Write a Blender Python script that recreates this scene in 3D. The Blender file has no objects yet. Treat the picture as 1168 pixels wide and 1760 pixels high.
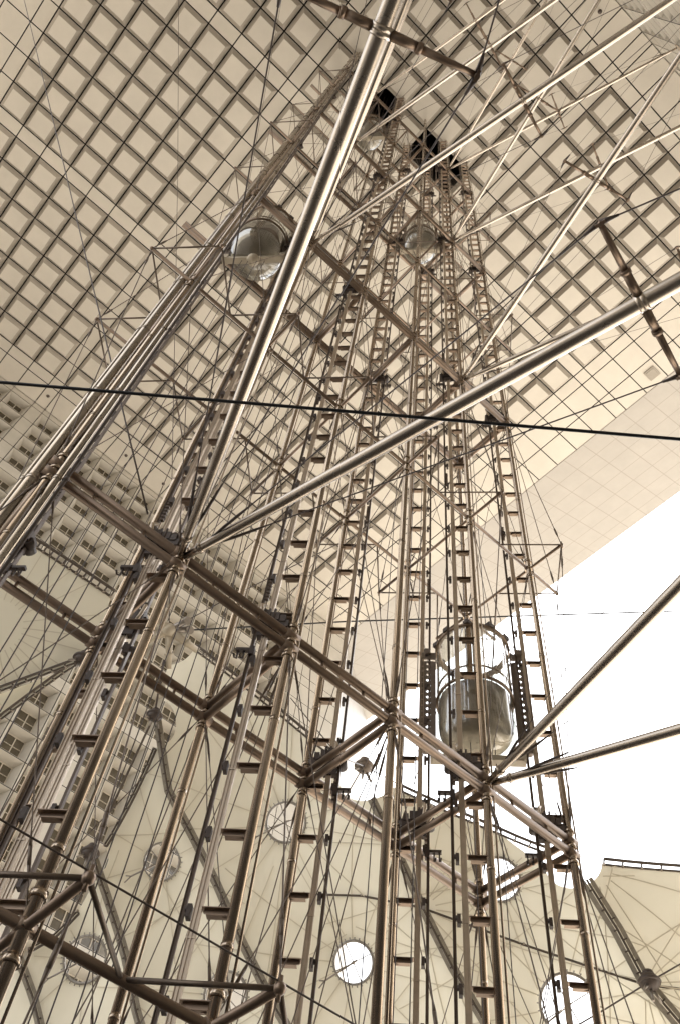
import bpy, math, random
from mathutils import Vector, Matrix
from mathutils.geometry import delaunay_2d_cdt
random.seed(7)
V=Vector
scene=bpy.context.scene
COL=scene.collection

# ------------------------------------------------------------------ camera frame
YAW,TILT,ROLL,FPX=.5901,1.0036,.1655,1535.2
cy,sy,ct,st=math.cos(YAW),math.sin(YAW),math.cos(TILT),math.sin(TILT)
FW=V((ct*sy,ct*cy,st)); R0=V((cy,-sy,0)); U0=R0.cross(FW)
RT=math.cos(ROLL)*R0+math.sin(ROLL)*U0; UP=-math.sin(ROLL)*R0+math.cos(ROLL)*U0
def ray(x,y): return (RT*((x-584)/FPX)+UP*((880-y)/FPX)+FW).normalized()
def at_h(x,y,h):
    d=ray(x,y); return d*(h/d.z)
def proj(p):
    z=p.dot(FW)
    if z<.1: return None
    return (584+FPX*p.dot(RT)/z, 880-FPX*p.dot(UP)/z, z)

# ------------------------------------------------------------------ materials
def new_mat(name,col,rough=.6,metal=0.,noise=.0,scale=3.,bump=0.,bscale=20.,col2=None,detail=6,trans=0.):
    m=bpy.data.materials.new(name); m.use_nodes=True
    nt=m.node_tree; N=nt.nodes; L=nt.links
    b=N['Principled BSDF']; b.inputs['Roughness'].default_value=rough; b.inputs['Metallic'].default_value=metal
    b.inputs['Base Color'].default_value=(*col,1)
    tc=N.new('ShaderNodeTexCoord')
    if noise or col2:
        n=N.new('ShaderNodeTexNoise'); n.inputs['Scale'].default_value=scale; n.inputs['Detail'].default_value=detail
        n.inputs['Roughness'].default_value=.65
        L.new(tc.outputs['Object'],n.inputs['Vector'])
        r=N.new('ShaderNodeValToRGB'); r.color_ramp.elements[0].position=.3; r.color_ramp.elements[1].position=.72
        c2=col2 or tuple(c*(1-noise) for c in col)
        r.color_ramp.elements[0].color=(*c2,1); r.color_ramp.elements[1].color=(*col,1)
        L.new(n.outputs['Fac'],r.inputs['Fac']); L.new(r.outputs['Color'],b.inputs['Base Color'])
        if metal>0:
            mr=N.new('ShaderNodeMapRange'); mr.inputs['To Min'].default_value=rough*.75; mr.inputs['To Max'].default_value=rough*1.35
            L.new(n.outputs['Fac'],mr.inputs['Value']); L.new(mr.outputs['Result'],b.inputs['Roughness'])
    if bump:
        n2=N.new('ShaderNodeTexNoise'); n2.inputs['Scale'].default_value=bscale; n2.inputs['Detail'].default_value=4
        L.new(tc.outputs['Object'],n2.inputs['Vector'])
        bp=N.new('ShaderNodeBump'); bp.inputs['Strength'].default_value=bump; bp.inputs['Distance'].default_value=.02
        L.new(n2.outputs['Fac'],bp.inputs['Height']); L.new(bp.outputs['Normal'],b.inputs['Normal'])
    return m
M={}
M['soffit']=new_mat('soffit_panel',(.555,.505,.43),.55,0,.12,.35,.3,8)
M['soffit_side']=new_mat('soffit_shaded_reveal',(.33,.29,.238),.7,0,.15,.8,.3,8)  # shade on the panel sides painted in as a darker soffit colour
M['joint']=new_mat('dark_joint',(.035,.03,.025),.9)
M['marble']=new_mat('wall_marble',(.47,.43,.365),.45,0,.16,.5,.25,10)
M['steel']=new_mat('brushed_steel',(.48,.385,.295),.2,.96,.15,.8)
M['beam']=new_mat('brown_steel',(.28,.205,.15),.34,.8,.3,1.2)
M['big']=new_mat('polished_steel',(.53,.455,.375),.25,.95,.25,.7)
M['dark']=new_mat('dark_grease_steel',(.085,.062,.05),.5,.2,.3,6)
M['rail']=new_mat('brown_rail_steel',(.12,.085,.062),.42,.5,.3,3)
M['rodm']=new_mat('rod_steel',(.19,.145,.11),.4,.7,.3,6)
M['cable']=new_mat('wire_cable',(.17,.13,.10),.5,.6,.2,8)
M['palecable']=new_mat('pale_wire',(.50,.41,.31),.45,.6,.2,8)
M['black']=new_mat('black_sheath',(.009,.008,.009),.45,0,.2,6)
M['tray']=new_mat('pale_cable_tray',(.60,.49,.375),.34,.55,.2,4)
M['bronze']=new_mat('cast_steel_grey',(.33,.29,.25),.38,.75,.3,6)
M['plate']=new_mat('painted_plate',(.20,.155,.12),.5,.3,.25,5)
M['rope']=new_mat('edge_rope',(.10,.075,.055),.7,0,.3,8)
M['clip']=new_mat('clip_steel',(.42,.36,.30),.4,.6)
M['belt']=new_mat('canvas_belt',(.30,.26,.20),.8,0,.35,5,.3,20)
M['winframe']=new_mat('window_frame',(.52,.46,.37),.4)
M['ring']=new_mat('porthole_ring',(.36,.33,.29),.35,.6,.2,6)
M['ground']=new_mat('plaza_stone',(.46,.43,.39),.75,0,.2,.05,.3,5)
M['reflection_disc']=new_mat('dark_reflection_disc',(.05,.043,.036),.6,0,.3,.4,.3,5)  # colour of the added disc that darkens reflections in the tubes
M['bounce_cut']=new_mat('dark_bounce_cut',(.26,.235,.20),.85,0,.25,.3,.4,6)  # colour of the added sheet that cuts bounce light on the ceiling
M['bowl']=new_mat('cabin_shell_steel',(.34,.28,.22),.4,.8,.3,2)
M['yoke']=new_mat('yoke_paint',(.48,.41,.31),.5,.2,.15,5)

def glass(name,col,rough=.02,mix=.75):
    m=bpy.data.materials.new(name); m.use_nodes=True; nt=m.node_tree; N=nt.nodes; L=nt.links
    out=N['Material Output']; N.remove(N['Principled BSDF'])
    tr=N.new('ShaderNodeBsdfTransparent'); tr.inputs['Color'].default_value=(*col,1)
    gl=N.new('ShaderNodeBsdfGlossy'); gl.inputs['Roughness'].default_value=rough; gl.inputs['Color'].default_value=(.9,.9,.9,1)
    lw=N.new('ShaderNodeLayerWeight'); lw.inputs['Blend'].default_value=.35
    mr=N.new('ShaderNodeMapRange'); mr.inputs['To Min'].default_value=.06; mr.inputs['To Max'].default_value=mix
    mx=N.new('ShaderNodeMixShader')
    L.new(lw.outputs['Facing'],mr.inputs['Value']); L.new(mr.outputs['Result'],mx.inputs['Fac'])
    L.new(tr.outputs[0],mx.inputs[1]); L.new(gl.outputs[0],mx.inputs[2]); L.new(mx.outputs[0],out.inputs['Surface'])
    return m
M['cabglass']=glass('cabin_glass',(.90,.93,.91),.02,.65)
M['portglass']=glass('porthole_glass',(.97,.97,.97),.02,.3)
M['pane']=new_mat('window_pane',(.095,.076,.048),.14,0,.45,1.2)
M['pane'].node_tree.nodes['Principled BSDF'].inputs['Specular IOR Level'].default_value=.8

def membrane_mat():
    m=bpy.data.materials.new('canopy_fabric'); m.use_nodes=True; nt=m.node_tree; N=nt.nodes; L=nt.links
    out=N['Material Output']; N.remove(N['Principled BSDF'])
    tc=N.new('ShaderNodeTexCoord'); n=N.new('ShaderNodeTexNoise'); n.inputs['Scale'].default_value=.35; n.inputs['Detail'].default_value=5
    r=N.new('ShaderNodeValToRGB'); r.color_ramp.elements[0].position=.3; r.color_ramp.elements[1].position=.75
    r.color_ramp.elements[0].color=(.72,.665,.53,1); r.color_ramp.elements[1].color=(.80,.745,.605,1)
    L.new(tc.outputs['Object'],n.inputs['Vector']); L.new(n.outputs['Fac'],r.inputs['Fac'])
    d=N.new('ShaderNodeBsdfDiffuse'); t=N.new('ShaderNodeBsdfTranslucent'); mx=N.new('ShaderNodeMixShader'); mx.inputs['Fac'].default_value=.13
    L.new(r.outputs['Color'],d.inputs['Color']); L.new(r.outputs['Color'],t.inputs['Color'])
    L.new(d.outputs[0],mx.inputs[1]); L.new(t.outputs[0],mx.inputs[2]); L.new(mx.outputs[0],out.inputs['Surface'])
    return m
M['fabric']=membrane_mat()
M['seam']=new_mat('canopy_seam',(.60,.535,.41),.8)

def bevel_mat():
    # marble slabs: joints follow world Y and the slope, with finer slab joints
    m=new_mat('bevel_marble',(.29,.258,.215),.45,0,.12,.4,.2,8); nt=m.node_tree; N=nt.nodes; L=nt.links
    b=N['Principled BSDF']; src=b.inputs['Base Color'].links[0].from_socket
    tc=N.new('ShaderNodeTexCoord'); sp=N.new('ShaderNodeSeparateXYZ'); L.new(tc.outputs['UV'],sp.inputs[0])
    def line(sock,period,width):
        a=N.new('ShaderNodeMath'); a.operation='DIVIDE'; a.inputs[1].default_value=period; L.new(sock,a.inputs[0])
        f=N.new('ShaderNodeMath'); f.operation='FRACT'; L.new(a.outputs[0],f.inputs[0])
        c=N.new('ShaderNodeMath'); c.operation='LESS_THAN'; c.inputs[1].default_value=width/period; L.new(f.outputs[0],c.inputs[0])
        return c.outputs[0]
    def mx(a,bb):
        k=N.new('ShaderNodeMath'); k.operation='MAXIMUM'; L.new(a,k.inputs[0]); L.new(bb,k.inputs[1]); return k.outputs[0]
    big=mx(line(sp.outputs[0],2.8,.09),line(sp.outputs[1],2.8,.09)); small=mx(line(sp.outputs[0],.7,.035),line(sp.outputs[1],.7,.035))
    m1=N.new('ShaderNodeMixRGB'); m1.inputs[2].default_value=(.27,.23,.185,1); L.new(src,m1.inputs[1])
    s=N.new('ShaderNodeMath'); s.operation='MULTIPLY'; s.inputs[1].default_value=.45; L.new(small,s.inputs[0]); L.new(s.outputs[0],m1.inputs[0])
    m2=N.new('ShaderNodeMixRGB'); m2.inputs[2].default_value=(.20,.165,.13,1); L.new(m1.outputs[0],m2.inputs[1]); L.new(big,m2.inputs[0])
    L.new(m2.outputs[0],b.inputs['Base Color'])
    return m
M['bevel']=bevel_mat()

# ------------------------------------------------------------------ mesh builder
class MB:
    def __init__(s): s.v=[]; s.f=[]; s.mi=[]; s.sm=[]; s.uv={}
    def quad(s,a,b,c,d,mi=0,uv=None):
        n=len(s.v); s.v+= [tuple(a),tuple(b),tuple(c),tuple(d)]; s.f.append((n,n+1,n+2,n+3)); s.mi.append(mi); s.sm.append(False)
        if uv: s.uv[len(s.f)-1]=uv
    def tube(s,a,b,r,r2=None,n=10,mi=0,caps=True):
        a,b=V(a),V(b); r2=r if r2 is None else r2
        d=(b-a)
        if d.length<1e-6: return s
        d.normalize(); u=d.orthogonal().normalized(); w=d.cross(u); k=len(s.v)
        for p,rr in ((a,r),(b,r2)):
            for i in range(n):
                t=2*math.pi*i/n; s.v.append(tuple(p+u*rr*math.cos(t)+w*rr*math.sin(t)))
        for i in range(n):
            j=(i+1)%n; s.f.append((k+i,k+j,k+n+j,k+n+i)); s.mi.append(mi); s.sm.append(True)
        if caps:
            s.f.append(tuple(k+i for i in range(n))[::-1]); s.f.append(tuple(k+n+i for i in range(n))); s.mi+=[mi,mi]; s.sm+=[False,False]
        return s
    def path(s,pts,r,n=8,mi=0,rad=None):
        pts=[V(p) for p in pts]; k=len(s.v); prev=None
        for q,p in enumerate(pts):
            d=(pts[min(q+1,len(pts)-1)]-pts[max(q-1,0)]).normalized()
            u=d.orthogonal().normalized() if prev is None else (prev-d*prev.dot(d)).normalized()
            prev=u; w=d.cross(u); rr=rad[q] if rad else r
            for i in range(n):
                t=2*math.pi*i/n; s.v.append(tuple(p+u*rr*math.cos(t)+w*rr*math.sin(t)))
        for q in range(len(pts)-1):
            for i in range(n):
                j=(i+1)%n; a=k+q*n; s.f.append((a+i,a+j,a+n+j,a+n+i)); s.mi.append(mi); s.sm.append(True)
        s.f.append(tuple(k+i for i in range(n))[::-1]); a=k+(len(pts)-1)*n; s.f.append(tuple(a+i for i in range(n))); s.mi+=[mi,mi]; s.sm+=[False,False]
        return s
    def box(s,c,sx,sy,sz,ax=None,mi=0):
        c=V(c); X,Y,Z=ax if ax else (V((1,0,0)),V((0,1,0)),V((0,0,1)))
        k=len(s.v)
        for dz in (-1,1):
            for dx,dy in ((-1,-1),(1,-1),(1,1),(-1,1)):
                s.v.append(tuple(c+X*dx*sx/2+Y*dy*sy/2+Z*dz*sz/2))
        for f in ((3,2,1,0),(4,5,6,7),(0,1,5,4),(1,2,6,5),(2,3,7,6),(3,0,4,7)):
            s.f.append(tuple(k+i for i in f)); s.mi.append(mi); s.sm.append(False)
        return s
    def lathe(s,c,prof,n=32,mi=0,ax=None,a0=0,a1=2*math.pi):
        c=V(c); X,Y,Z=ax if ax else (V((1,0,0)),V((0,1,0)),V((0,0,1)))
        k=len(s.v); full=abs(a1-a0-2*math.pi)<1e-4; m=n if full else n+1
        for r,z in prof:
            for i in range(m):
                t=a0+(a1-a0)*i/n; s.v.append(tuple(c+X*r*math.cos(t)+Y*r*math.sin(t)+Z*z))
        for q in range(len(prof)-1):
            for i in range(n):
                j=(i+1)%m; a=k+q*m; s.f.append((a+i,a+j,a+m+j,a+m+i)); s.mi.append(mi); s.sm.append(True)
        return s
    def sphere(s,c,r,n=12,mi=0,sq=1.):
        return s.lathe(c,[(max(r*math.sin(math.pi*i/n),1e-4),-r*sq*math.cos(math.pi*i/n)) for i in range(n+1)],n=n*2,mi=mi)
    def ringt(s,c,R,r,ax,n=40,mi=0,m=8,sx=1,sy=1):
        X,Y,Z=ax; c=V(c); k=len(s.v)
        for i in range(n):
            t=2*math.pi*i/n; e=X*math.cos(t)*sx+Y*math.sin(t)*sy; 
            for j in range(m):
                p=2*math.pi*j/m; s.v.append(tuple(c+e*(R+r*math.cos(p))+Z*r*math.sin(p)))
        for i in range(n):
            for j in range(m):
                a=k+i*m; b=k+((i+1)%n)*m; jj=(j+1)%m
                s.f.append((a+j,b+j,b+jj,a+jj)); s.mi.append(mi); s.sm.append(True)
        return s
    def build(s,name,mats,parent=None):
        me=bpy.data.meshes.new(name); me.from_pydata(s.v,[],s.f)
        for m in (mats if isinstance(mats,(list,tuple)) else [mats]): me.materials.append(m)
        me.polygons.foreach_set('material_index',s.mi); me.polygons.foreach_set('use_smooth',s.sm)
        if s.uv:
            ul=me.uv_layers.new(name='UVMap')
            for fi,uv in s.uv.items():
                for li,c in zip(me.polygons[fi].loop_indices,uv): ul.data[li].uv=c
        me.update()
        o=bpy.data.objects.new(name,me); COL.objects.link(o)
        if parent is not None:
            o.parent=parent
            o.matrix_parent_inverse=Matrix.Translation(parent.location).inverted() if parent.parent is None else Matrix.Identity(4)
            if parent.type!='EMPTY' : o.matrix_parent_inverse=Matrix.Identity(4)
        return o
def tag(o,label=None,cat=None,group=None,kind=None):
    if label:o['label']=label
    if cat:o['category']=cat
    if group:o['group']=group
    if kind:o['kind']=kind
    return o
def empty(name,loc,label,cat,group=None):
    o=bpy.data.objects.new(name,None); o.location=loc; o.empty_display_size=.5; COL.objects.link(o); return tag(o,label,cat,group)
AX=(V((1,0,0)),V((0,1,0)),V((0,0,1)))

# ------------------------------------------------------------------ ground
g=MB(); S=3000; g.quad((-S,-S,-1.6),(S,-S,-1.6),(S,S,-1.6),(-S,S,-1.6)); tag(g.build('ground',M['ground']),kind='structure')
g=MB(); g.lathe((6,8,-1.595),[(.01,0),(21,0)],n=64); tag(g.build('reflection_disc',M['reflection_disc']),kind='structure')  # unseen dark disc, added so the steel tubes reflect a dark centre

g=MB(); g.quad((-900,-900,-1.592),(-62,-900,-1.592),(-62,900,-1.592),(-900,900,-1.592)); tag(g.build('bounce_cut_sheet',M['bounce_cut']),kind='structure')  # unseen darker sheet, added to dim the far end of the ceiling
# ------------------------------------------------------------------ the arch building
H=92.055; XG=-25.335; YG=26.118; YW=62.8; YO=-8.0; C=2.8
XA,XB=-29.54,46.2
def xlines():
    L=[XA,-26.74,-23.94,-22.54]
    x=-22.54
    for k in range(3):
        for i in range(7): x+=C; L.append(x)
        x+=1.4; L.append(x)
    L+= [43.26,XB]; return L
def ylines():
    L=[YO,-4.68,-3.28]; y=-3.28
    for k in range(3):
        for i in range(7): y+=C; L.append(y)
        y+=1.4; L.append(y)
    L+=[YW]; return L
XL=xlines(); YL=ylines()
arch=empty('arch_building',((XA+XB)/2,27.4,-1.6),'colossal pale marble arch whose coffered ceiling and windowed walls enclose the steel lift tower','building')
def coffer(mb,o,ex,ey,en,w,h,inset,depth,lip=.04,gap=.055,panel=True,mi=(0,1),it=None):
    # negative depth makes a hanging tray panel instead of a recess
    # cell with corner o, sides ex*w, ey*h ; recess goes along -en (en = outward face normal)
    a=[o+ex*gap+ey*gap,o+ex*(w-gap)+ey*gap,o+ex*(w-gap)+ey*(h-gap),o+ex*gap+ey*(h-gap)]
    def ins(k,z,kt=None): return [o+ex*(k if i in(0,3) else w-k)+ey*(k if i in(0,1) else h-(k if kt is None else kt))-en*z for i in range(4)]
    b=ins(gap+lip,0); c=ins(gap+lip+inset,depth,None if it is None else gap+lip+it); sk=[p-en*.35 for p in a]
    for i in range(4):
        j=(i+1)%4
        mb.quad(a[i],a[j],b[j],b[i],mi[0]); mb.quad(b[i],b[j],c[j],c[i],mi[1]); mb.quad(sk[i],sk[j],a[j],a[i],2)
    if panel: mb.quad(c[0],c[1],c[2],c[3],mi[0])
    return c
def flat(mb,o,ex,ey,en,w,h,gap=.055):
    a=[o+ex*gap+ey*gap,o+ex*(w-gap)+ey*gap,o+ex*(w-gap)+ey*(h-gap),o+ex*gap+ey*(h-gap)]
    sk=[p-en*.3 for p in a]; mb.quad(*a,0)
    for i in range(4): j=(i+1)%4; mb.quad(sk[i],sk[j],a[j],a[i],2)
HOLES=[(4.06,6.86),(9.66,12.46),(12.46,15.26)]
cm=MB(); down=V((0,0,-1))
for i in range(len(XL)-1):
    for j in range(len(YL)-1):
        x,y=XL[i],YL[j]; w,h=XL[i+1]-x,YL[j+1]-y; o=V((x,y,H))
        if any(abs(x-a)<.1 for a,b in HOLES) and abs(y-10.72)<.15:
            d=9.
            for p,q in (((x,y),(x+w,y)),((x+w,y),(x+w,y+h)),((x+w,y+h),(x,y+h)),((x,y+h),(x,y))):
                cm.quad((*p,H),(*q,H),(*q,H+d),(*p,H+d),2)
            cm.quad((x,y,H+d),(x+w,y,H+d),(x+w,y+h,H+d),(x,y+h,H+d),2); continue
        cof = abs(w-C)<.05 and abs(h-C)<.05 and -22.6<x<39 and -3.3<y<58
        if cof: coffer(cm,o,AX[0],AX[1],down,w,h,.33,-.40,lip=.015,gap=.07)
        else: flat(cm,o,AX[0],AX[1],down,w,h)
# dark void above the joints, leaving the shafts open
zz=H+.62
def void(x0,x1,y0,y1): cm.quad((x0,y0,zz),(x1,y0,zz),(x1,y1,zz),(x0,y1,zz),2)
void(XA,XB,YO,10.7); void(XA,XB,13.54,YW); void(XA,4.05,10.7,13.54); void(6.87,9.65,10.7,13.54); void(15.28,XB,10.7,13.54)
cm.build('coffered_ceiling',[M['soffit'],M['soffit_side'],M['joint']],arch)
# service hatch and small fixtures in the ceiling
hb=MB(); hb.box((44.7,11.7,H-.06),1.25,1.25,.16); hb.box((44.7,11.7,H-.16),.9,.9,.06); hb.build('access_hatch',M['soffit_side'],arch)
for (x,y) in ((37.3,12.0),(-3.6,-5.6),(9.0,61.0),(14.6,61.0),(20.2,61.0),(3.4,61.0),(-2.2,61.0),(14.1,-6.5)):
    q=MB(); q.lathe((x,y,H-.12),[(.01,0),(.16,0),(.2,.12)],n=14); q.build('ceiling_spotlight',M['dark'],arch)

ZL=[]; z=H-.95; rows=[]
z1=H-.95
for i in range(4): rows.append((z1-C,C)); z1-=C
bands=[(z1-1.4,1.4)]; z1-=1.4
for k in range(4):
    for i in range(7): rows.append((z1-C,C)); z1-=C
    bands.append((z1-1.4,1.4)); z1-=1.4
ZMIN=2.
rows=[r for r in rows if r[0]>ZMIN]
wcols=[(XL[i],XL[i+1]-XL[i]) for i in range(len(XL)-1)]
wins=[]
def facade(y,en,name):
    mb=MB(); ex=V((1,0,0)) if en.y<0 else V((-1,0,0)); ez=V((0,0,1))
    for x,w in wcols:
        ox=x if en.y<0 else x+w
        colw=abs(w-C)<.05 and -22.6<x<39
        for z,h in rows:
            o=V((ox,y,z))
            if colw:
                c=coffer(mb,o,ex,ez,en,w,h,.42,1.0,lip=.03,gap=.045,panel=False,mi=(0,0),it=.26)
                wins.append(((c[0]+c[2])/2,(c[1]-c[0]).length,(c[3]-c[0]).length,ex,en))
            else: flat(mb,o,ex,ez,en,w,h,.035)
        for z,h in bands:
            if z>ZMIN: flat(mb,V((ox,y,z)),ex,ez,en,w,h,.035)
        flat(mb,V((ox,y,H-.95)),ex,ez,en,w,.95,.035)
        zb=min(r[0] for r in rows)
        if zb>-1.6: flat(mb,V((ox,y,-1.6)),ex,ez,en,w,zb+1.6,.035)
    bk=y-en.y*1.5
    mb.quad((XA,bk,-1.6),(XB,bk,-1.6),(XB,bk,H),(XA,bk,H),2)
    mb.build(name,[M['marble'],M['soffit_side'],M['joint']],arch)
facade(YW,V((0,-1,0)),'inner_wall'); facade(YO,V((0,1,0)),'inner_wall')
# splayed outer bevels (ceiling and side walls) toward +X and -X
DX,DZ,DY=17.5,7.8,15.5
L=math.hypot(DX,DZ)
for x0,s in ((XB,1),(XA,-1)):
    x1=x0+s*DX; bm_=MB()
    bm_.quad((x0,YO,H),(x1,YO-DY,H+DZ),(x1,YW+DY,H+DZ),(x0,YW,H),0,uv=[(YO+.0,0),(YO-DY,L),(YW+DY,L),(YW,0)])
    bm_.build('ceiling_bevel',M['bevel'],arch)
for yy,sg in ((YW,1),(YO,-1)):
    for x0,s in ((XB,1),(XA,-1)):
        q=MB(); x1=x0+s*DX; y1=yy+sg*DY; L2=math.hypot(DX,DY)
        q.quad((x0,yy,-1.6),(x1,y1,-1.6),(x1,y1,H+DZ),(x0,yy,H),0,uv=[(-1.6,0),(-1.6,L2),(H+DZ,L2),(H,0)])
        q.build('wall_bevel',M['bevel'],arch)
# thick outer block above the ceiling and outside the walls so the arch is solid
q=MB(); x0,x1=XA-DX,XB+DX; y0,y1=YO-DY,YW+DY; zt=H+DZ
q.quad((x0,y0,zt+10),(x1,y0,zt+10),(x1,y1,zt+10),(x0,y1,zt+10))
for xx in (x0,x1): q.quad((xx,y0,zt),(xx,y1,zt),(xx,y1,zt+10),(xx,y0,zt+10))
for yy in (y0,y1): q.quad((x0,yy,-1.6),(x1,yy,-1.6),(x1,yy,zt+10),(x0,yy,zt+10))
q.build('outer_block',M['marble'],arch)
# windows
def win_mesh(w,h):
    f=MB(); t=.07
    for s in (-1,1):
        f.box((s*(w/2-t/2),0,0),t,.1,h); f.box((0,0,s*(h/2-t/2)),w-2*t,.1,t)
    f.box((0,-.012,0),.085,.1,h-2*t); 
    for s in (-1,1):
        f.box((s*w/4,-.004,0.0),w/2-t-.05,.07,.05)
    p=MB(); p.quad((-w/2+.02,.03,-h/2+.02),(w/2-.02,.03,-h/2+.02),(w/2-.02,.03,h/2-.02),(-w/2+.02,.03,h/2-.02))
    return f,p
def wsize(wn):
    c=wn[0]; P=proj(c)
    if not P or not(-30<P[0]<1200 and -30<P[1]<1790): return 0
    d=c.normalized(); return abs(d.dot(wn[4]))/c.length_squared
wins.sort(key=wsize,reverse=True)
w0,h0=wins[0][1],wins[0][2]; f0,p0=win_mesh(w0,h0)
fo=f0.build('window',M['winframe'],arch); po=p0.build('pane',M['pane'],fo)
def place(o,wn):
    o.matrix_parent_inverse=Matrix.Identity(4)
    rot=Matrix.Rotation(0 if wn[4].y<0 else math.pi,4,'Z')
    o.matrix_local=Matrix.Translation(wn[0]-arch.location)@rot
place(fo,wins[0])
for wn in wins[1:100]:
    a=fo.copy(); COL.objects.link(a); a.parent=arch; place(a,wn)
    b=po.copy(); COL.objects.link(b); b.parent=a; b.matrix_parent_inverse=Matrix.Identity(4)
fs=MB(); ps=MB()
for wn in wins[100:]:
    if wsize(wn)==0: 
        if wn[0].z>H-20 or random.random()<1: pass
    rot=Matrix.Rotation(0 if wn[4].y<0 else math.pi,4,'Z'); T=Matrix.Translation(wn[0])@rot
    for src,dst in ((f0,fs),(p0,fs)):
        k=len(dst.v); dst.v+=[tuple(T@V(v)) for v in src.v]; dst.f+=[tuple(k+i for i in f) for f in src.f]
        dst.mi+=[0 if src is f0 else 1]*len(src.f); dst.sm+=[False]*len(src.f)
tag(fs.build('window',[M['winframe'],M['pane']],arch),kind='stuff')

# ------------------------------------------------------------------ lift tower
X=lambda i:.5565+2.8*i
YF,YB=10.17,13.0
RINGS=[13.57,35.22,56.87,78.52]; MID=[6.0,24.4,46.04,67.7]
tower=empty('lift_tower',(7.5,11.6,-1.6),'slender open steel lattice tower with ladder-like guide rails, rising into the coffered ceiling','tower')
def cap100(name,items,mat):
    # items: list of (MB, size) ; 100 largest as parts, the rest as one part
    items.sort(key=lambda t:-t[1])
    for mb,_ in items[:100]: mb.build(name,mat,tower)
    rest=MB()
    for mb,_ in items[100:]:
        k=len(rest.v); rest.v+=mb.v; rest.f+=[tuple(k+i for i in f) for f in mb.f]; rest.mi+=mb.mi; rest.sm+=mb.sm
    if rest.v: tag(rest.build(name,mat,tower),kind='stuff')
levels=sorted(RINGS+MID)
for row,y in (('F',YF),('B',YB)):
    for i in range(6):
        r=.085 if row=='F' else .08
        mb=MB(); lad=(row=='F' and i in (1,2,4,5)) or (row=='B' and i in (0,1,3,4))
        mb.tube((X(i),y,-1.6),(X(i),y,H+.5),r,n=16)
        for zl in levels:
            for dz in (-.42,.0,.42):
                mb.tube((X(i),y,zl+dz-.05),(X(i),y,zl+dz+.05),r+.035,n=16)
        zz_=-1.6
        while zz_<90:   # sleeve joints between tube lengths
            mb.tube((X(i),y,zz_),(X(i),y,zz_+.08),r+.012,n=16); zz_+=4.33
        # slim companion rod beside each column
        s=1 if row=='F' else -1
        mb.tube((X(i)+.16,y-.06*s,-1.6),(X(i)+.16,y-.06*s,H),.022,n=8)
        mb.build('column',M['steel'],tower)
de=V((1,-1,0)).normalized()
for off,r_,m_ in ((-.27,.10,'steel'),(.20,.07,'steel'),(-.42,.05,'steel'),(.36,.035,'dark')):
    c=V((X(0),YF,0))+de*off+V((-.03,-.03,0)); mb=MB().tube(c+V((0,0,-1.6)),c+V((0,0,H)),r_,n=16)
    zz_=2.
    while zz_<90: mb.tube(c+V((0,0,zz_)),c+V((0,0,zz_+.1)),r_+.015,n=16); zz_+=3.7
    mb.build('riser_pipe',M['big' if m_=='steel' else m_],tower)
# ring beams: stacked pairs of tubes
for k,z in enumerate(RINGS):
    r=.092
    for y in (YF,YB):
        mb=MB()
        for dz in (-.17,.17):
            a,b=(X(0),X(5)) if y==YF else (X(0)-1.4,X(5))
            mb.tube((a,y,z+dz),(b,y,z+dz),r,n=16)
            for i in range(6):
                mb.tube((X(i)-.17,y,z+dz),(X(i)+.17,y,z+dz),r+.022,n=16)
        for i in range(5):
            for q in (.3,.7): mb.tube((X(i)+2.8*q,y,z-.16),(X(i)+2.8*q,y,z+.16),.035,n=8)
        mb.build('ring_beam',M['beam'],tower)
    for i in range(6):
        mb=MB()
        for dz in (-.17,.17): mb.tube((X(i),YF+.05,z+dz),(X(i),YB-.05,z+dz),r*.95,n=16)
        mb.build('ring_beam',M['beam'],tower)
# intermediate frames with outriggers
T=1.4; rods=[]; ties=[]
def rod(a,b,r=.032):
    m=(V(a)+V(b))/2; P=proj(m); rods.append((MB().tube(a,b,r,n=8),1/m.length))
def tie(a,b,r=.014):
    m=(V(a)+V(b))/2; mb=MB().tube(a,b,r,n=5,caps=False)
    d=(V(b)-V(a)).normalized()
    for e,sg in ((V(a),1),(V(b),-1)):   # turnbuckle at either end
        mb.tube(e+d*sg*.55,e+d*sg*.75,r,r*2.4,n=6); mb.tube(e+d*sg*.75,e+d*sg*1.0,r*2.4,r*2.4,n=6); mb.tube(e+d*sg*1.0,e+d*sg*1.2,r*2.4,r,n=6)
    ties.append((mb,1/m.length))
for z in MID:
    rr=.055 if z>10 else .075
    for y in (YF,YB):
        mb=MB().tube((X(0)-T,y,z),(X(5)+T,y,z),rr,n=12)
        for i in range(6): mb.tube((X(i)-.12,y,z),(X(i)+.12,y,z),rr+.02,n=12)
        for x in (X(0)-T,X(5)+T): mb.sphere((x,y,z),rr*1.15,n=6)
        mb.build('outrigger_beam',M['beam'],tower)
    for i in range(6):
        mb=MB().tube((X(i),YF-T,z),(X(i),YB+T,z),rr*.9,n=12)
        for y in (YF-T,YB+T): mb.sphere((X(i),y,z),rr*1.15,n=6); mb.tube((X(i),y,z-.16),(X(i),y,z+.16),.03,n=6)
        mb.build('outrigger_beam',M['beam'],tower)
    rz=.026 if z>10 else .037
    for i in range(6):
        for s in (-1,1):
            for y,t in ((YF,YF-T),(YB,YB+T)):
                x2=X(i)+s*T
                rod((X(i),t,z),(x2,y,z),rz)
    ym=(YF+YB)/2
    for xe,xi in ((X(0)-T,X(0)),(X(5)+T,X(5))):
        for y in (YF,YB): rod((xe,y,z),(xi,ym,z),rz)
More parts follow.
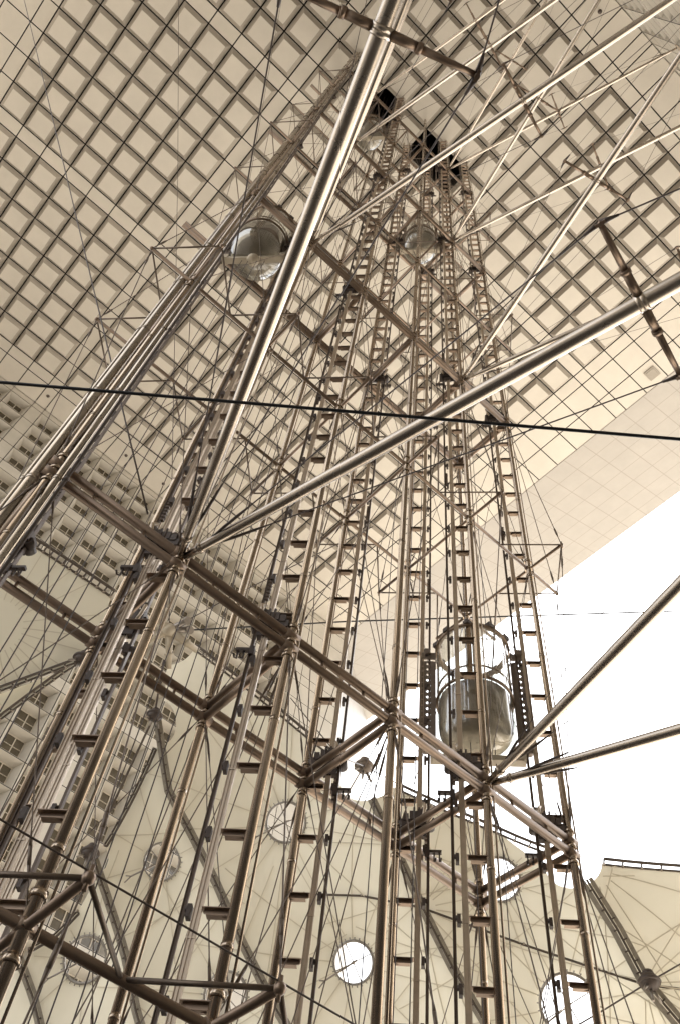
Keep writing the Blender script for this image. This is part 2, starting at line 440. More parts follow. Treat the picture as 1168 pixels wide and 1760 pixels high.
for k,z in enumerate(MID):
    zs=[q for q in ([RINGS[k-1]] if k>0 else [])+([RINGS[k]] if k<4 else [])]
    if k==0: zs=[RINGS[0],-1.6]
    for zn in zs:
        for i in range(6):
            tie((X(i),YF-T,z),(X(i),YF,zn)); tie((X(i),YB+T,z),(X(i),YB,zn))
        for xe,i in ((X(0)-T,0),(X(5)+T,5)):
            for y in (YF,YB): tie((xe,y,z),(X(i),y,zn))
tops=MID[-1]
# cross bracing cables inside the bays
for zs in range(len(levels)-1):
    za,zb=levels[zs],levels[zs+1]
    for i in (0,2,4):
        tie((X(i),YF,za),(X(i+1),YF,zb),.011); tie((X(i+1),YF,za),(X(i),YF,zb),.011)
    for i in (1,2,4):
        tie((X(i),YB,za),(X(i+1),YB,zb),.011); tie((X(i+1),YB,za),(X(i),YB,zb),.011)
    for i in (0,2,3,5): tie((X(i),YF,za),(X(i),YB,zb),.011); tie((X(i),YB,za),(X(i),YF,zb),.011)
for i in (2,3):  # ground ties under the first ring
    tie((X(i),YF,13.3),(X(i)+1.2,YB+3,-1.5),.012); tie((X(i),YF,13.3),(X(i)-1.6,YB+3,-1.5),.012)
cap100('brace_rod',rods,M['rodm']); cap100('tie_cable',ties,M['cable'])

# guide ladders at 45 degrees
def ladder(i,y,s):
    e=V((-1,1,0)).normalized()*s; n=V((1,1,0)).normalized()*-1
    base=V((X(i),y,0)); ax=(e,n,V((0,0,1)))
    def bracket(r,c):
        a=c+e*.06; b=c+e*.44
        r.box(c+e*.26+V((0,0,.055)),.42,.15,.014,ax); k=len(r.v)
        for p,hh in ((a,.13),(b,.06)):
            for sx in (-.006,.006):
                r.v.append(tuple(p+n*sx+V((0,0,.048)))); r.v.append(tuple(p+n*sx+V((0,0,.048-hh))))
        for f in ((0,1,5,4),(2,6,7,3),(1,3,7,5)): r.f.append(tuple(k+t for t in f)); r.mi.append(0); r.sm.append(False)
        r.box(c+e*.24+V((0,0,-.055)),.30,.12,.012,ax)
        r.box(c+e*.655,.07,.13,.2,ax,mi=1); r.tube(c+e*.63+V((0,0,.05)),c+e*.72+V((0,0,.05)),.05,n=8,mi=1)
    zs_=[]; z=-.5+(0.35 if s<0 else 0)
    while z<H-2: z+=1.35; zs_.append(z)
    t=MB(); t.box(base+e*.53+V((0,0,45)),.12,.05,93,ax)
    for k in range(30): t.box(base+e*.53+n*.03+V((0,0,1.1+k*3.05)),.14,.016,.03,ax)
    for q in (.475,.53,.585): t.box(base+e*q+V((0,0,45))+n*.03,.012,.03,93,ax)
    lad=t.build('cable_tray',M['tray'],tower)
    rb=MB(); bracket(rb,base); RM=[M['beam'],M['dark']]
    vis=[z for z in zs_ if z>5.5]; near=vis[:12]; ro=None
    for z in near:
        if ro is None: ro=rb.build('rung',RM,lad); o=ro
        else: o=ro.copy(); COL.objects.link(o); o.parent=lad
        o.matrix_parent_inverse=Matrix.Identity(4); o.matrix_local=Matrix.Translation((0,0,z))
    rest=MB()
    for z in zs_:
        if z not in near: bracket(rest,base+V((0,0,z)))
    tag(rest.build('rung',RM,lad),kind='stuff')
    d=MB(); d.box(base+e*.74+V((0,0,45)),.055,.045,93,ax); d.box(base+e*.77+V((0,0,45)),.012,.09,93,ax)
    z=3.
    while z<H-6:
        z+=random.uniform(9,13)
        for k in range(7): d.box(base+e*.70+V((0,0,z+k*.12)),.09,.07,.06,ax)
    d.build('guide_rail',M['rail'],tower)
LAD=[(1,YF,1),(2,YF,1),(4,YF,1),(5,YF,1),(0,YB,-1),(1,YB,-1),(3,YB,-1),(4,YB,-1)]
for a in LAD: ladder(*a)
# dark machined rail clamps and hook blocks where ladders cross the ring beams
for z in RINGS:
    for i,y,s in LAD:
        e=V((-1,1,0)).normalized()*s; n=V((1,1,0)).normalized()*-1; ax=(e,n,V((0,0,1))); c=V((X(i),y,z+.45))
        m=MB(); m.box(c+e*.42,.66,.26,.20,ax); m.box(c+e*.66+V((0,0,.2)),.34,.36,.30,ax); m.box(c+e*.40+V((0,0,.2)),.2,.3,.24,ax)
        m.tube(c+e*.02-n*.02,c+e*.40-n*.05,.13,n=12); m.tube(c+e*.78+n*.1+V((0,0,.1)),c+e*.78-n*.2+V((0,0,.1)),.12,n=12)
        m.box(c+e*.22+V((0,0,.14)),.12,.3,.2,ax); m.box(c+e*.55+V((0,0,-.2)),.3,.14,.24,ax)
        for dz in (-.09,.02,.12): m.tube(c+e*(.5+dz)+n*.14,c+e*(.5+dz)+n*.14+V((0,0,.42)),.028,n=6)
        m.build('rail_clamp',M['dark'],tower); m=MB(); c2=V((X(i),y,z-.5))
        for t in (.88,1.0): m.path([c2+e*t+V((0,0,.22)),c2+e*t,c2+e*(t+.03)+n*.07+V((0,0,-.05)),c2+e*(t+.04)+n*.13],.02,n=6)
        m.box(c2+e*.9+V((0,0,.24)),.3,.09,.07,ax); m.box(c2+e*.72+V((0,0,.18)),.1,.14,.24,ax)
        m.build('hook_block',M['dark'],tower); m=MB()
        for q,dz in ((.62,0),(.8,-.06)):   # pale cast hooks
            m.path([c+e*q+n*.2+V((0,0,.5+dz)),c+e*(q+.05)+n*.3+V((0,0,.36+dz)),c+e*(q+.02)+n*.3+V((0,0,.1+dz)),c+e*(q-.08)+n*.2+V((0,0,-.02+dz))],.04,n=8,mi=1)
        m.build('cast_hook',[M['dark'],M['tray']],tower)
# hoist ropes in the four lift bays
BAYS=[0,1,3,4]
for b in BAYS:
    cx,cyy=X(b)+1.4,(YF+YB)/2; m=MB()
    for dx,dy in ((-.12,.12),(.12,-.12),(-.3,.28),(.34,-.3)): m.tube((cx+dx,cyy+dy,-1),(cx+dx,cyy+dy,H+2),.012,n=5,caps=False)
    m.build('hoist_rope',M['dark'],tower)
# gusset plates and bolts low on column near the left
gp=MB(); c=V((X(2),YB,6.0))
for sg in (-1,1):
    gp.quad(c+V((sg*.05,0,.9)),c+V((sg*.45,-.1,.2)),c+V((sg*.55,-.1,-.5)),c+V((sg*.05,0,-.9)))
gp.box(c,.12,.02,1.9); gp.build('gusset_plate',M['plate'],tower)

# ------------------------------------------------------------------ lift cabins
e45=V((-1,1,0)).normalized(); n45=V((-1,-1,0)).normalized(); Z=V((0,0,1))
def make_cabin(bay,zc,label):
    cx,cyy=X(bay)+1.4,(YF+YB)/2
    root=empty('lift_cabin',(cx,cyy,zc),label,'lift','glass cylinder lift cabins in the tower bays')
    c=V((0,0,0)); ax=(e45,n45,Z)
    def part(mb,name,mat,par=None):
        o=mb.build(name,mat,par or root); o.matrix_parent_inverse=Matrix.Identity(4); return o
    R=1.03
    gl=MB().lathe(c,[(R,-.05),(R,2.05)],n=48)
    gl.lathe(c,[(R,-.05),(R,-1.3),(.97*R,-1.55),(.86*R,-1.78),(.6*R,-1.95),(.25*R,-2.02)],n=48); G=part(gl,'glass_shell',M['cabglass'])
    for z,rr,t in ((2.05,R,.055),(-.1,R,.045),(.35,R-.02,.03)):
        rg=MB().ringt((0,0,z),rr,t,ax,n=48); part(rg,'rim_ring',M['beam'])
    for k in range(10):   # guide rollers on the rim
        t=k*2*math.pi/10; p=V((math.cos(t)*R,math.sin(t)*R,2.12)); part(MB().box(p,.2,.18,.15),'rim_roller',M['dark'])
    mull=MB()
    for t in (.8,2.35,3.9,5.5): mull.box(V((math.cos(t)*(R-.03),math.sin(t)*(R-.03),1.0)),.045,.045,2.06)
    mull.box(n45*(R-.03)+e45*.14+Z*1.,.14,.05,2.06,ax); part(mull,'door_mullion',M['steel'])
    b=MB().lathe(c,[(.02,-.18),(.93,-.18),(.93,-.12),(.98,-.14),(.985,-.55),(.985,-.98),(.97,-1.15),(.92,-1.28),(.83,-1.38),(.68,-1.45),(.35,-1.5),(.02,-1.51)],n=40)
    part(b,'floor_pod',M['bowl'])
    rf=MB(); rf.ringt((0,0,2.08),.98,.06,ax,n=48); part(rf,'roof_ring',M['beam'])
    y=MB().box(c-Z*2.1,2.3,.24,.16,ax); y.lathe(c-Z*2.3,[(.01,0),(.18,.02),(.24,.12),(.24,.25)],n=20)
    for s in (-1,1): y.box(c+e45*s*1.1-Z*1.95,.22,.3,.4,ax)
    part(y,'yoke',M['yoke'])
    for s in (-1,1):
        # perforated carriage plate: strips around each round hole
        m=MB(); x0=s*1.27; w=.42; z0=-1.1; nh=12; st=.225; rh=.066
        m.box(e45*x0+Z*(-1.45),w,.07,.7,ax); m.box(e45*x0+Z*1.83,w,.05,.26,ax)
        for k in range(nh):
            zc_=z0+st*(k+.5); o=e45*x0+Z*zc_; N=16
            for q in range(N):
                t0,t1=2*math.pi*q/N,2*math.pi*(q+1)/N
                def sqp(t):
                    cx_,sx_=math.cos(t),math.sin(t); kk=min(w/2/abs(cx_) if abs(cx_)>1e-6 else 9,st/2/abs(sx_) if abs(sx_)>1e-6 else 9); return (cx_*kk,sx_*kk)
                (a0,b0),(a1,b1)=sqp(t0),sqp(t1)
                for dd in (-.02,.02):
                    m.quad(o+e45*a0+Z*b0+n45*dd,o+e45*a1+Z*b1+n45*dd,o+e45*rh*math.cos(t1)+Z*rh*math.sin(t1)+n45*dd,o+e45*rh*math.cos(t0)+Z*rh*math.sin(t0)+n45*dd)
                m.quad(o+e45*rh*math.cos(t0)+Z*rh*math.sin(t0)-n45*.02,o+e45*rh*math.cos(t1)+Z*rh*math.sin(t1)-n45*.02,o+e45*rh*math.cos(t1)+Z*rh*math.sin(t1)+n45*.02,o+e45*rh*math.cos(t0)+Z*rh*math.sin(t0)+n45*.02)
        m.box(e45*(x0-s*.2)+Z*.25,.02,.16,3.0,ax); m.box(e45*(x0+s*.21)+Z*.25,.02,.14,3.0,ax)
        for zz2 in (-1.75,1.95): m.tube(e45*(x0+s*.05)+Z*zz2-n45*.12,e45*(x0+s*.05)+Z*zz2+n45*.12,.1,n=14)
        part(m,'carriage_plate',M['plate'])
    return root
make_cabin(4,18.2,'nearest glass lift cabin, seen from the side against the white sky beside the rightmost ladder')
make_cabin(0,35.5,'lift cabin seen from below by the leftmost column, a pale beam across its underside')
make_cabin(3,57.0,'small distant lift cabin high between the middle ladders, right of the big upright strut')
make_cabin(1,73.0,'topmost tiny lift cabin just under the dark shaft opening in the ceiling')

# ------------------------------------------------------------------ bracing struts with spreaders
WX={1:(X(1)-.358*18.1,X(1)+.243*18.1),4:(X(4)-.243*18.1,X(4)+.358*18.1)}
def strut(i,side,z,label):
    xw=WX[i][side]; a=V((X(i),YF,z)); b=V((xw,YO+.05,z)); d=(b-a); Ln=d.length; d.normalize(); h=V((-d.y,d.x,0)).normalized()
    root=empty('bracing_strut',b,label,'steel strut','bracing struts tying the tower to the wall')
    pts=[a+d*Ln*t for t in (0.008,.03,.06,.25,.5,.75,.94,.97,.995)]; rad=[.065,.085,.10,.123,.132,.123,.10,.085,.07]
    m=MB().path(pts,.1,n=28,rad=rad)
    for t in (.03,.97,.498,.502): 
        p=a+d*Ln*t; k=.087 if t<.1 or t>.9 else .134; m.tube(p-d*.04,p+d*.04,k+.02,n=24)
    m.box(b-d*.02+V((0,.02,0)),.6,.08,.6)
    m.build('tube',M['big'],root)
    mid=(a+b)/2
    for s in (-1,1):
        tip=mid+h*s*1.42
        q=MB().tube(mid+h*s*.1,mid+h*s*.55,.075,.068,n=14); q.tube(mid+h*s*.55,tip,.06,.045,n=14); q.tube(mid+h*s*.52,mid+h*s*.6,.085,n=14)
        q.box(tip,.16,.05,.13,(d,h,Z)); q.tube(tip-Z*.1,tip+Z*.1,.04,n=10)
        q.build('spreader_arm',M['beam'],root)
        for e in (a+d*.35,b-d*.35):
            dd=(e-tip).normalized(); c_=MB(); c_.tube(tip,tip+dd*.28,.05,.02,n=8); c_.tube(tip+dd*.25,e,.013 if i==1 else .008,n=6,caps=False)
            g2=e-dd*1.3; c_.tube(g2-dd*.35,g2,.015,.03,n=8); c_.tube(g2,g2+dd*.4,.03,n=8); c_.tube(g2+dd*.4,g2+dd*.75,.03,.013,n=8)
            c_.build('tie_cable',M['dark'],root)
SL={(0,1,0):'thickest strut, climbing from the lowest ring beam to a dark spreader near the top edge',
(0,1,1):'thick bright strut rising to the right edge in mid picture from the lowest ring beam',
(0,4,1):'lowest strut against the white sky, nearly level toward the right edge',
(0,4,0):'strut against the white sky climbing steeply to the right edge beside the glass cabin',
(1,1,0):'slimmer strut hugging the right side of the thickest upright strut',
(1,1,1):'long strut ending at the upper right corner, from the second ring beam',
(1,4,0):'strut climbing past the right edge below the corner, from the second ring beam',
(1,4,1):'slimmer strut just under the thick mid-picture strut at the right edge',
(2,1,0):'faint third-ring strut almost hidden behind the thickest upright strut',
(2,1,1):'third-ring strut starting beside the first dark ceiling shaft and crossing the top edge',
(2,4,0):'third-ring strut crossing the long corner strut under the dim upper right ceiling',
(2,4,1):'third-ring strut running flat to the right edge above the small spreader',
(3,1,1):'faint highest strut over the dim upper ceiling, left of the corner',
(3,4,0):'faint highest strut starting right of the second ceiling shaft, steep',
(3,4,1):'faint highest strut running flat over the dim coffers toward the right',
(3,1,0):'faint highest strut lost behind the top end of the thickest upright strut'}
for (k,i,s),lab in SL.items(): strut(i,s,RINGS[k],lab)

# ------------------------------------------------------------------ fabric canopies
class Plane:
    def __init__(s,px,dist,n):
        s.o=ray(*px)*dist; s.n=V(n).normalized(); s.u=V((0,0,1)).cross(s.n).normalized(); s.v=s.n.cross(s.u)
    def uv(s,x,y):
        d=ray(x,y); t=s.o.dot(s.n)/d.dot(s.n); p=d*t-s.o; return V((p.dot(s.u),p.dot(s.v)))
    def p(s,u,v,h=0): return s.o+s.u*u+s.v*v+s.n*h
def arc(c,r,a0,a1,n=14,ry=None):
    ry=ry or r
    return [(c[0]+r*math.cos(math.radians(a0+(a1-a0)*i/n)),c[1]+ry*math.sin(math.radians(a0+(a1-a0)*i/n))) for i in range(n+1)]
def inpoly(p,P):
    c=False; j=len(P)-1
    for i in range(len(P)):
        if (P[i][1]>p[1])!=(P[j][1]>p[1]) and p[0]<(P[j][0]-P[i][0])*(p[1]-P[i][1])/(P[j][1]-P[i][1])+P[i][0]: c=not c
        j=i
    return c
def segd(p,a,b):
    ab=b-a; t=max(0,min(1,(p-a).dot(ab)/max(ab.length_squared,1e-9))); return (p-(a+ab*t)).length
def canopy(pl,outline,ports,ridges,fans,label,step=.55,amp=1.):
    root=empty('canopy',pl.o,label,'fabric canopy')
    P=[pl.uv(*q) for q in outline]
    ctr=[(pl.uv(*c),r) for c,r in ports]
    RD=[[pl.uv(*q) for q in r] for r in ridges]
    def relief(q):
        h=0
        for c,r in ctr: h-=amp*1.1*math.exp(-(q-c).length/3.2)
        for r in RD:
            d=min(segd(q,r[i],r[i+1]) for i in range(len(r)-1)); h+=amp*1.5*math.exp(-d/2.6)
        return h+.25*math.sin(q.x*.45+1)*math.sin(q.y*.38)
    # densify outline
    O=[]
    for i in range(len(P)):
        a,b=P[i],P[(i+1)%len(P)]; n=max(1,int((b-a).length/.5)); O+=[a+(b-a)*k/n for k in range(n)]
    pts=list(O); edges=[(i,(i+1)%len(O)) for i in range(len(O))]
    for c,r in ctr:
        k=len(pts); n=40; pts+=[c+V((r*math.cos(2*math.pi*i/n),r*math.sin(2*math.pi*i/n))) for i in range(n)]
        edges+=[(k+i,k+(i+1)%n) for i in range(n)]
    xs=[p.x for p in O]; ys=[p.y for p in O]; x=min(xs)
    while x<max(xs):
        y=min(ys)
        while y<max(ys):
            q=V((x+random.uniform(-.12,.12),y+random.uniform(-.12,.12)))
            if inpoly(q,O) and all((q-c).length>r+.15 for c,r in ctr): pts.append(q)
            y+=step
        x+=step
    vs,es,fs_,_,_,_=delaunay_2d_cdt([V((p.x,p.y)) for p in pts],edges,[],0,1e-5)
    mb=MB(); mb.v=[tuple(pl.p(q.x,q.y,relief(q))) for q in vs]
    for f in fs_:
        c=sum((vs[i] for i in f),V((0,0)))/3
        if inpoly(c,O) and all((c-cc).length>r for cc,r in ctr): mb.f.append(tuple(f)); mb.mi.append(0); mb.sm.append(True)
    # sewn seams as narrow raised bands fanning out from peaks
    for (fc,n,rmin,rmax,a0,a1) in fans:
        c=pl.uv(*fc)
        for k in range(n):
            t=math.radians(a0+(a1-a0)*(k+.5)/n+random.uniform(-2,2)); d=V((math.cos(t),math.sin(t))); sd=V((-d.y,d.x)); s_=rmin; prev=None
            bend=random.uniform(-.02,.02)
            while s_<rmax:
                q=c+d*s_+sd*bend*s_*s_
                if not inpoly(q,O) or any((q-cc).length<r-.02 for cc,r in ctr): 
                    prev=None; s_+=.3; continue
                h=relief(q)+.07; a=pl.p(*(q+sd*.02),h); b=pl.p(*(q-sd*.02),h)
                if prev: mb.quad(prev[0],prev[1],b,a,1)
                prev=(a,b); s_+=.3
    mb.build('membrane',[M['fabric'],M['seam']],root)
    rels=relief
    for c,r in ctr:
        o=pl.p(c.x,c.y,relief(c+V((r,0)))); ax=(pl.u,pl.v,pl.n)
        q=MB().ringt(o,r,.055,ax,n=48); 
        n=28
        for k in range(n):
            t=2*math.pi*k/n; e=pl.u*math.cos(t)+pl.v*math.sin(t); q.tube(o+e*(r-.05)+pl.n*.05,o+e*(r+.12)+pl.n*.05,.022,n=6)
        pr=q.build('porthole',M['ring'],root)
        s=MB(); a=random.uniform(.3,1.2)
        for k in range(2):
            t=a+k*math.pi/2; e=pl.u*math.cos(t)+pl.v*math.sin(t); s.tube(o-e*r,o+e*r,.022,n=6)
        w=(pl.u*-.75+pl.v*-.55+pl.n*.45).normalized()
        s.tube(o-w*.15,o+w*(r+.6),.04,.03,n=8); tip=o+w*(r+.6); s.tube(tip,tip+(w+pl.v*.5)*.25,.025,n=6); s.tube(tip,tip+(w-pl.v*.5)*.25,.025,n=6)
        s.sphere(o,.07,n=6); s.build('spoke',M['bronze'],pr)
        gq=MB(); k=0; m_=32
        gq.v=[tuple(o+(pl.u*math.cos(2*math.pi*i/m_)+pl.v*math.sin(2*math.pi*i/m_))*(r-.03)-pl.n*.05) for i in range(m_)]; gq.f=[tuple(range(m_))]; gq.mi=[0]; gq.sm=[False]
        gq.build('glass',M['portglass'],pr)
    return root,pl,relief
def edge_rope(root,pl,rel,pts,off=.22,lift=.12,clip=.5,r=.05,name='edge_cable'):
    m=MB(); P=[pl.uv(*q) for q in pts]; Q=[]
    for i in range(len(P)-1):
        n=max(1,int((P[i+1]-P[i]).length/clip)); Q+=[P[i]+(P[i+1]-P[i])*k/n for k in range(n)]
    Q.append(P[-1]); W=[]
    for k,q in enumerate(Q):
        d=(Q[min(k+1,len(Q)-1)]-Q[max(k-1,0)]).normalized(); nn=V((d.y,-d.x))*off
        W.append((pl.p(*(q+nn),rel(q)+lift),pl.p(*(q-nn*.25),rel(q)+lift*.3)))
    m.path([w[0] for w in W],r,n=8); m.path([w[1] for w in W],r*.8,n=6)
    for k,(a,b) in enumerate(W): m.tube(a,b,.035,n=6); m.box(b,.1,.1,.08,mi=1)
    m.build(name,[M['rope'],M['clip']],root)
def belt(root,pl,rel,pts,w=.2,name='laced_belt'):
    m=MB(); P=[pl.uv(*q) for q in pts]; Q=[]
    for i in range(len(P)-1):
        n=max(1,int((P[i+1]-P[i]).length/.32)); Q+=[P[i]+(P[i+1]-P[i])*k/n for k in range(n)]
    Q.append(P[-1]); prev=None
    core=[]
    for k,q in enumerate(Q):
        d=(Q[min(k+1,len(Q)-1)]-Q[max(k-1,0)]).normalized(); nn=V((d.y,-d.x)); h=rel(q)+.18
        cur=[pl.p(*(q+nn*t),h+z) for t,z in ((w,0),(w*.28,.05),(-w*.28,.05),(-w,0))]
        if prev:
            m.quad(prev[0],prev[1],cur[1],cur[0]); m.quad(prev[2],prev[3],cur[3],cur[2])
            s=1 if k%2 else -1; m.tube(pl.p(*(q-nn*w*.1*s),h+.07),pl.p(*(q+nn*w*.62*s),h+.07),.028,n=6,mi=1)
        prev=cur; core.append(pl.p(*q,h+.06))
    m.path(core,.045,n=8,mi=1)
    m.build(name,[M['belt'],M['rope']],root)

NB=(-.60,-.62,-.42)
plB=Plane((650,1560),37,NB)
outB=[(336,1119)]+arc((292,1100),48,25,88,8)+[(289,1165),(291,1200)]+arc((284,1255),27,-80,75,10,40)+[(276,1300),(250,1350),(213,1420),(192,1462)]+arc((177,1482),20,-30,75,6,26)+[(140,1570),(98,1612),(62,1636)]+arc((42,1645),22,-10,170,8,22)+[(-90,1740),(-120,1980),(1380,1980),(1380,1515),(1168,1497),(1034,1487)]+arc((983,1483),48,6,174,16,47)+[(860,1430),(780,1400),(715,1375),(684,1362)]+arc((630,1336),50,30,145,12,48)+[(560,1290),(480,1225),(400,1166)]
portsB=[((605,1651),.74),((488,1406),.80),((278,1480),.72),((150,1650),.80),((858,1508),.80),((975,1728),1.0),((390,1712),.78)]
ridB=[[(285,1255),(300,1370),(345,1460),(378,1525),(420,1620),(470,1720),(520,1800)],[(640,1385),(672,1450),(725,1565),(775,1665),(830,1760),(870,1840)],[(1000,1520),(1050,1605),(1095,1695),(1160,1775),(1200,1830)],[(177,1482),(200,1560),(228,1650),(250,1740),(270,1800)],[(50,1650),(75,1720),(95,1790)]]
fansB=[((605,1651),13,.8,6.,0,360),((488,1406),14,.9,7.,0,360),((858,1508),12,.9,7.,0,360),((975,1728),14,1.1,8.,0,360),((278,1480),8,.8,4.,0,360),((150,1650),7,.9,4.,0,360),((390,1712),7,.9,5.,0,360),((1095,1695),11,.5,9.,-100,60),((725,1565),9,.5,8.,-90,90),((1020,1500),7,.6,9.,-150,30)]
rB,pB,relB=canopy(plB,outB,portsB,ridB,fansB,'great beige fabric canopy with round portholes filling the bottom of the view behind the tower')
edge_rope(rB,pB,relB,[(1380,1515),(1168,1497),(1100,1492),(1034,1487)],off=.15,r=.06)
edge_rope(rB,pB,relB,[(935,1463),(860,1430),(780,1400),(715,1375),(684,1362)],off=.15,r=.06)
edge_rope(rB,pB,relB,[(588,1310),(560,1290),(480,1225),(400,1166),(336,1119)],off=.15,r=.06)
edge_rope(rB,pB,relB,[(276,1300),(250,1350),(213,1420),(192,1462)],off=-.12)
edge_rope(rB,pB,relB,[(140,1570),(98,1612),(62,1636)],off=-.12)
edge_rope(rB,pB,relB,[(520,1532),(620,1537),(720,1562),(900,1622),(1010,1662),(1085,1692)],off=.02,lift=.02,clip=4,r=.035,name='valley_cable')
edge_rope(rB,pB,relB,[(1105,1697),(1168,1703),(1300,1708)],off=.02,lift=.02,clip=4,r=.035,name='valley_cable')
for r in ridB: belt(rB,pB,relB,r,w=.24 if r[0][0]>900 else .17)

NA=(-.25,-.80,-.45)
plA=Plane((60,1060),35,NA)
outA=[(-60,872),(54,935),(120,979),(191,1026),(184,1050),(172,1085),(158,1115),(135,1136),(90,1152),(0,1185),(-90,1210)]
rA,pA,relA=canopy(plA,outA,[],[],[((-10,1075),16,1.,14.,-100,100)],'upper left beige canopy between the leftmost ladder and the windowed wall',amp=.4)
edge_rope(rA,pA,relA,[(-60,872),(54,935),(120,979),(191,1026)],off=-.2,clip=.28,r=.06)
edge_rope(rA,pA,relA,[(158,1115),(135,1136),(90,1152),(0,1185),(-90,1210)],off=.1,clip=.4)
plC=Plane((40,1195),36,NA)
outC=[(134,1142),(92,1160),(0,1193),(-90,1218),(-90,1300),(0,1236),(60,1192),(108,1158)]
rC,pC,relC=canopy(plC,outC,[],[],[],'narrow beige canopy wedge hanging under the upper left canopy',amp=.2)
edge_rope(rC,pC,relC,[(-90,1300),(0,1236),(60,1192),(108,1158),(134,1142)],off=-.1,clip=.4)

# ------------------------------------------------------------------ hubs, cast node and stay cables
def onB(x,y,h=.3):
    q=pB.uv(x,y); return pB.p(q.x,q.y,relB(q)+h)
def hub(p,r,label):
    o=empty('cable_hub',p,label,'cable hub','round clamp hubs of the canopy')
    m=MB().sphere(p,r,n=10,sq=.9); m.ringt(p,r*.95,r*.22,AX,n=28); m.lathe(p+Z*r*.5,[(r*.5,0),(r*.62,.1),(r*.5,r*.6),(.02,r*.65)],n=20)
    m.build('hub_body',M['dark'] if 'grey' not in label else M['plate'],o)
    for t in (3.9,4.6,5.3):
        q=MB().tube(p+V((math.cos(t)*r*.6,0,math.sin(t)*r*.6)),p+V((math.cos(t)*r*2.0,-.05,math.sin(t)*r*2.1)),r*.2,r*.12,n=8); q.build('lug',M['bronze'],o)
    return p
h1=hub(onB(283,1253,.5),.30,'dark round clamp hub hanging under the cross-shaped casting')
h2=hub(onB(177,1480,.5),.32,'dark round clamp hub above the lower left outrigger')
h3=hub(onB(627,1328,.5),.34,'grey round clamp hub in the white notch of the canopy edge')
h4=hub(onB(1096,1695,.7),.34,'dark round clamp hub on the right-hand laced belt')
h5=hub(onB(40,1645,.4),.30,'round clamp hub half hidden by the lower left outrigger beam')
pa=pA.uv(140,1138); h6=hub(pA.p(pa.x,pa.y,.4),.30,'dark clamp hub where the two left canopies meet')
# cast cross node
nd=ray(291,1083)*h1.length
cn=empty('cable_node',nd,'grey cross-shaped steel casting with four arms where dark cables meet','cable node')
m=MB().sphere(nd,.30,n=10)
for d,Ln,r0,r1 in (((291,1150),1.6,.19,.10),((345,1122),1.5,.19,.13),((262,1050),1.0,.21,.15),((252,1104),1.0,.17,.10)):
    tq=(ray(*d)*h1.length-nd).normalized(); m.tube(nd,nd+tq*Ln,r0,r1,n=14); m.tube(nd+tq*Ln*.6,nd+tq*(Ln*.6+.08),r0*1.05,n=14)
m.build('cast_arms',M['yoke'],cn)
m=MB()
for d in ((322,1067),(326,1083)):
    tq=(ray(*d)*h1.length); m.tube(tq-V((0,.1,.1)),tq+V((0,.1,.12)),.17,n=12); m.tube(nd,tq,.13,n=10)
m.build('shackle',M['bronze'],cn)
def cable(pts,r,label,mat='cable',name='stay_cable',sag=0.,grp='stay cables'):
    P=[V(p) for p in pts]; Q=[]
    for i in range(len(P)-1):
        n=12
        for k in range(n): t=k/n; Q.append(P[i].lerp(P[i+1],t)-Z*sag*4*t*(1-t))
    Q.append(P[-1]); mb=MB().path(Q,r,n=8); c0=(P[0]+P[-1])/2
    o=mb.build(name,M[mat]); return tag(o,label,'cable',grp)
def ext(a,b,t): return a+(b-a)*t
a,b=at_h(0,657,6.),at_h(1168,755,6.)
cable([ext(a,b,-2.2),a,b,ext(a,b,2.2)],.0135,'thick black cable crossing the whole picture just above its middle','black')
L0=h1.length
cable([nd,ray(380,1035)*(L0+.3),ray(640,905)*(L0+2)],.025,'dark cable rising right from the cross-shaped casting','dark')
cable([ray(326,1083)*L0,ray(600,1068)*(L0+1),ray(1168,1050)*(L0+4),ray(1500,1040)*(L0+6)],.034,'thin near-level dark cable running from the casting to the right edge across the sky','black')
cable([h1,nd+(h1-nd)*.35],.045,'short dark cable between the casting and the round hub below it','dark')
cable([h1,h2],.05,'dark rope slanting down left between two round hubs','rope')
cable([h2,at_h(138,1532,6.2)*1.0],.02,'short dark cable from the lower left hub to the outrigger tip','dark')
cable([(2.6,10.9,15.2),at_h(42,0,60),at_h(0,-180,91.9)],.02,'long dark cable slanting down from the upper left corner to the tower','dark')
cable([nd,at_h(306,300,75),at_h(308,-120,91.9)],.022,'dark cable hanging almost upright on the left into the cross-shaped casting','dark')
cable([ray(340,800)*30,at_h(431,300,60),at_h(500,-90,91.9)],.016,'thin cable curving down left of the thickest strut past the round lift cabin','cable')
cable([h3,at_h(582,1300,18.),at_h(500,1200,26)],.02,'short dark cable leaving the grey hub up left','dark')
cable([h3,onB(700,1366,.4),onB(860,1424,.4)],.02,'dark cable leaving the grey hub along the canopy edge','dark')
cable([h4,onB(1168,1655,.6),onB(1300,1590,.6)],.028,'dark cable rising right from the hub on the right-hand laced belt','dark')
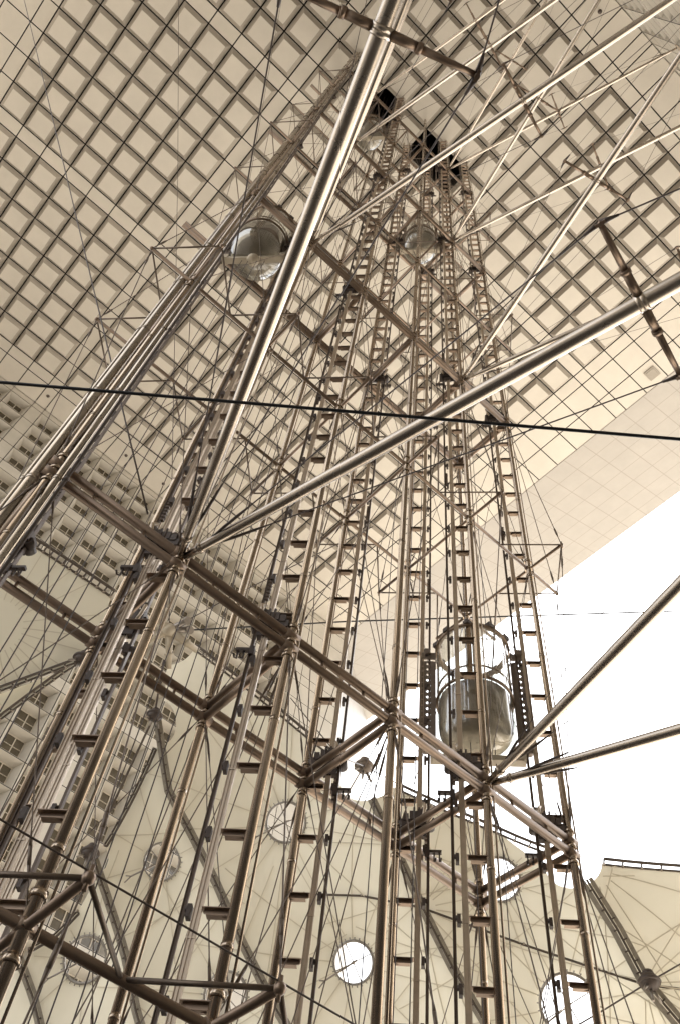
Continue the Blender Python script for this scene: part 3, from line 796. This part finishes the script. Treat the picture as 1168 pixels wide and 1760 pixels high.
cable([h4,onB(1035,1735,.5),onB(950,1785,.5)],.028,'dark cable dropping left from the hub on the right-hand laced belt','dark')
# outrigger link cable in the lower left corner (tip to tip)
tp=[V((X(i),YF-T,6.08)) for i in (0,1,2,3)]
cable(tp,.013,'dark cable along the lower left outrigger tips','dark')

# ------------------------------------------------------------------ light, sky, camera
w=bpy.data.worlds.new('World'); scene.world=w; w.use_nodes=True; nt=w.node_tree; N=nt.nodes; Lk=nt.links
bg=N['Background']; sky=N.new('ShaderNodeTexSky'); sky.sky_type='NISHITA'; sky.sun_disc=False
SE,SA=66.,75.     # sun elevation, azimuth measured from +Y toward +X
sky.sun_elevation=math.radians(SE); sky.sun_rotation=math.radians(SA); sky.air_density=1.2; sky.dust_density=2.; sky.ozone_density=1.
hs=N.new('ShaderNodeHueSaturation'); hs.inputs['Saturation'].default_value=.12; Lk.new(sky.outputs[0],hs.inputs['Color'])
Lk.new(hs.outputs[0],bg.inputs['Color']); bg.inputs['Strength'].default_value=.1
sd=bpy.data.lights.new('sun','SUN'); sd.energy=3.0; sd.angle=math.radians(10); sd.color=(1,.95,.86)
so=bpy.data.objects.new('sun',sd); COL.objects.link(so)
sv=V((math.sin(math.radians(SA))*math.cos(math.radians(SE)),math.cos(math.radians(SA))*math.cos(math.radians(SE)),math.sin(math.radians(SE))))
so.rotation_euler=sv.to_track_quat('Z','Y').to_euler(); so.location=sv*200
cd=bpy.data.cameras.new('camera'); co=bpy.data.objects.new('camera',cd); COL.objects.link(co)
mt=Matrix((RT,UP,-FW)).transposed().to_4x4(); co.matrix_world=mt
cd.sensor_fit='VERTICAL'; cd.sensor_height=24; cd.lens=FPX/1760*24; cd.clip_start=.05; cd.clip_end=8000
scene.camera=co
scene.view_settings.view_transform='Standard'; scene.view_settings.look='None'; scene.view_settings.exposure=2.56; scene.view_settings.gamma=1
scene.render.engine='CYCLES'
scene.cycles.max_bounces=8; scene.cycles.diffuse_bounces=5; scene.cycles.transparent_max_bounces=16
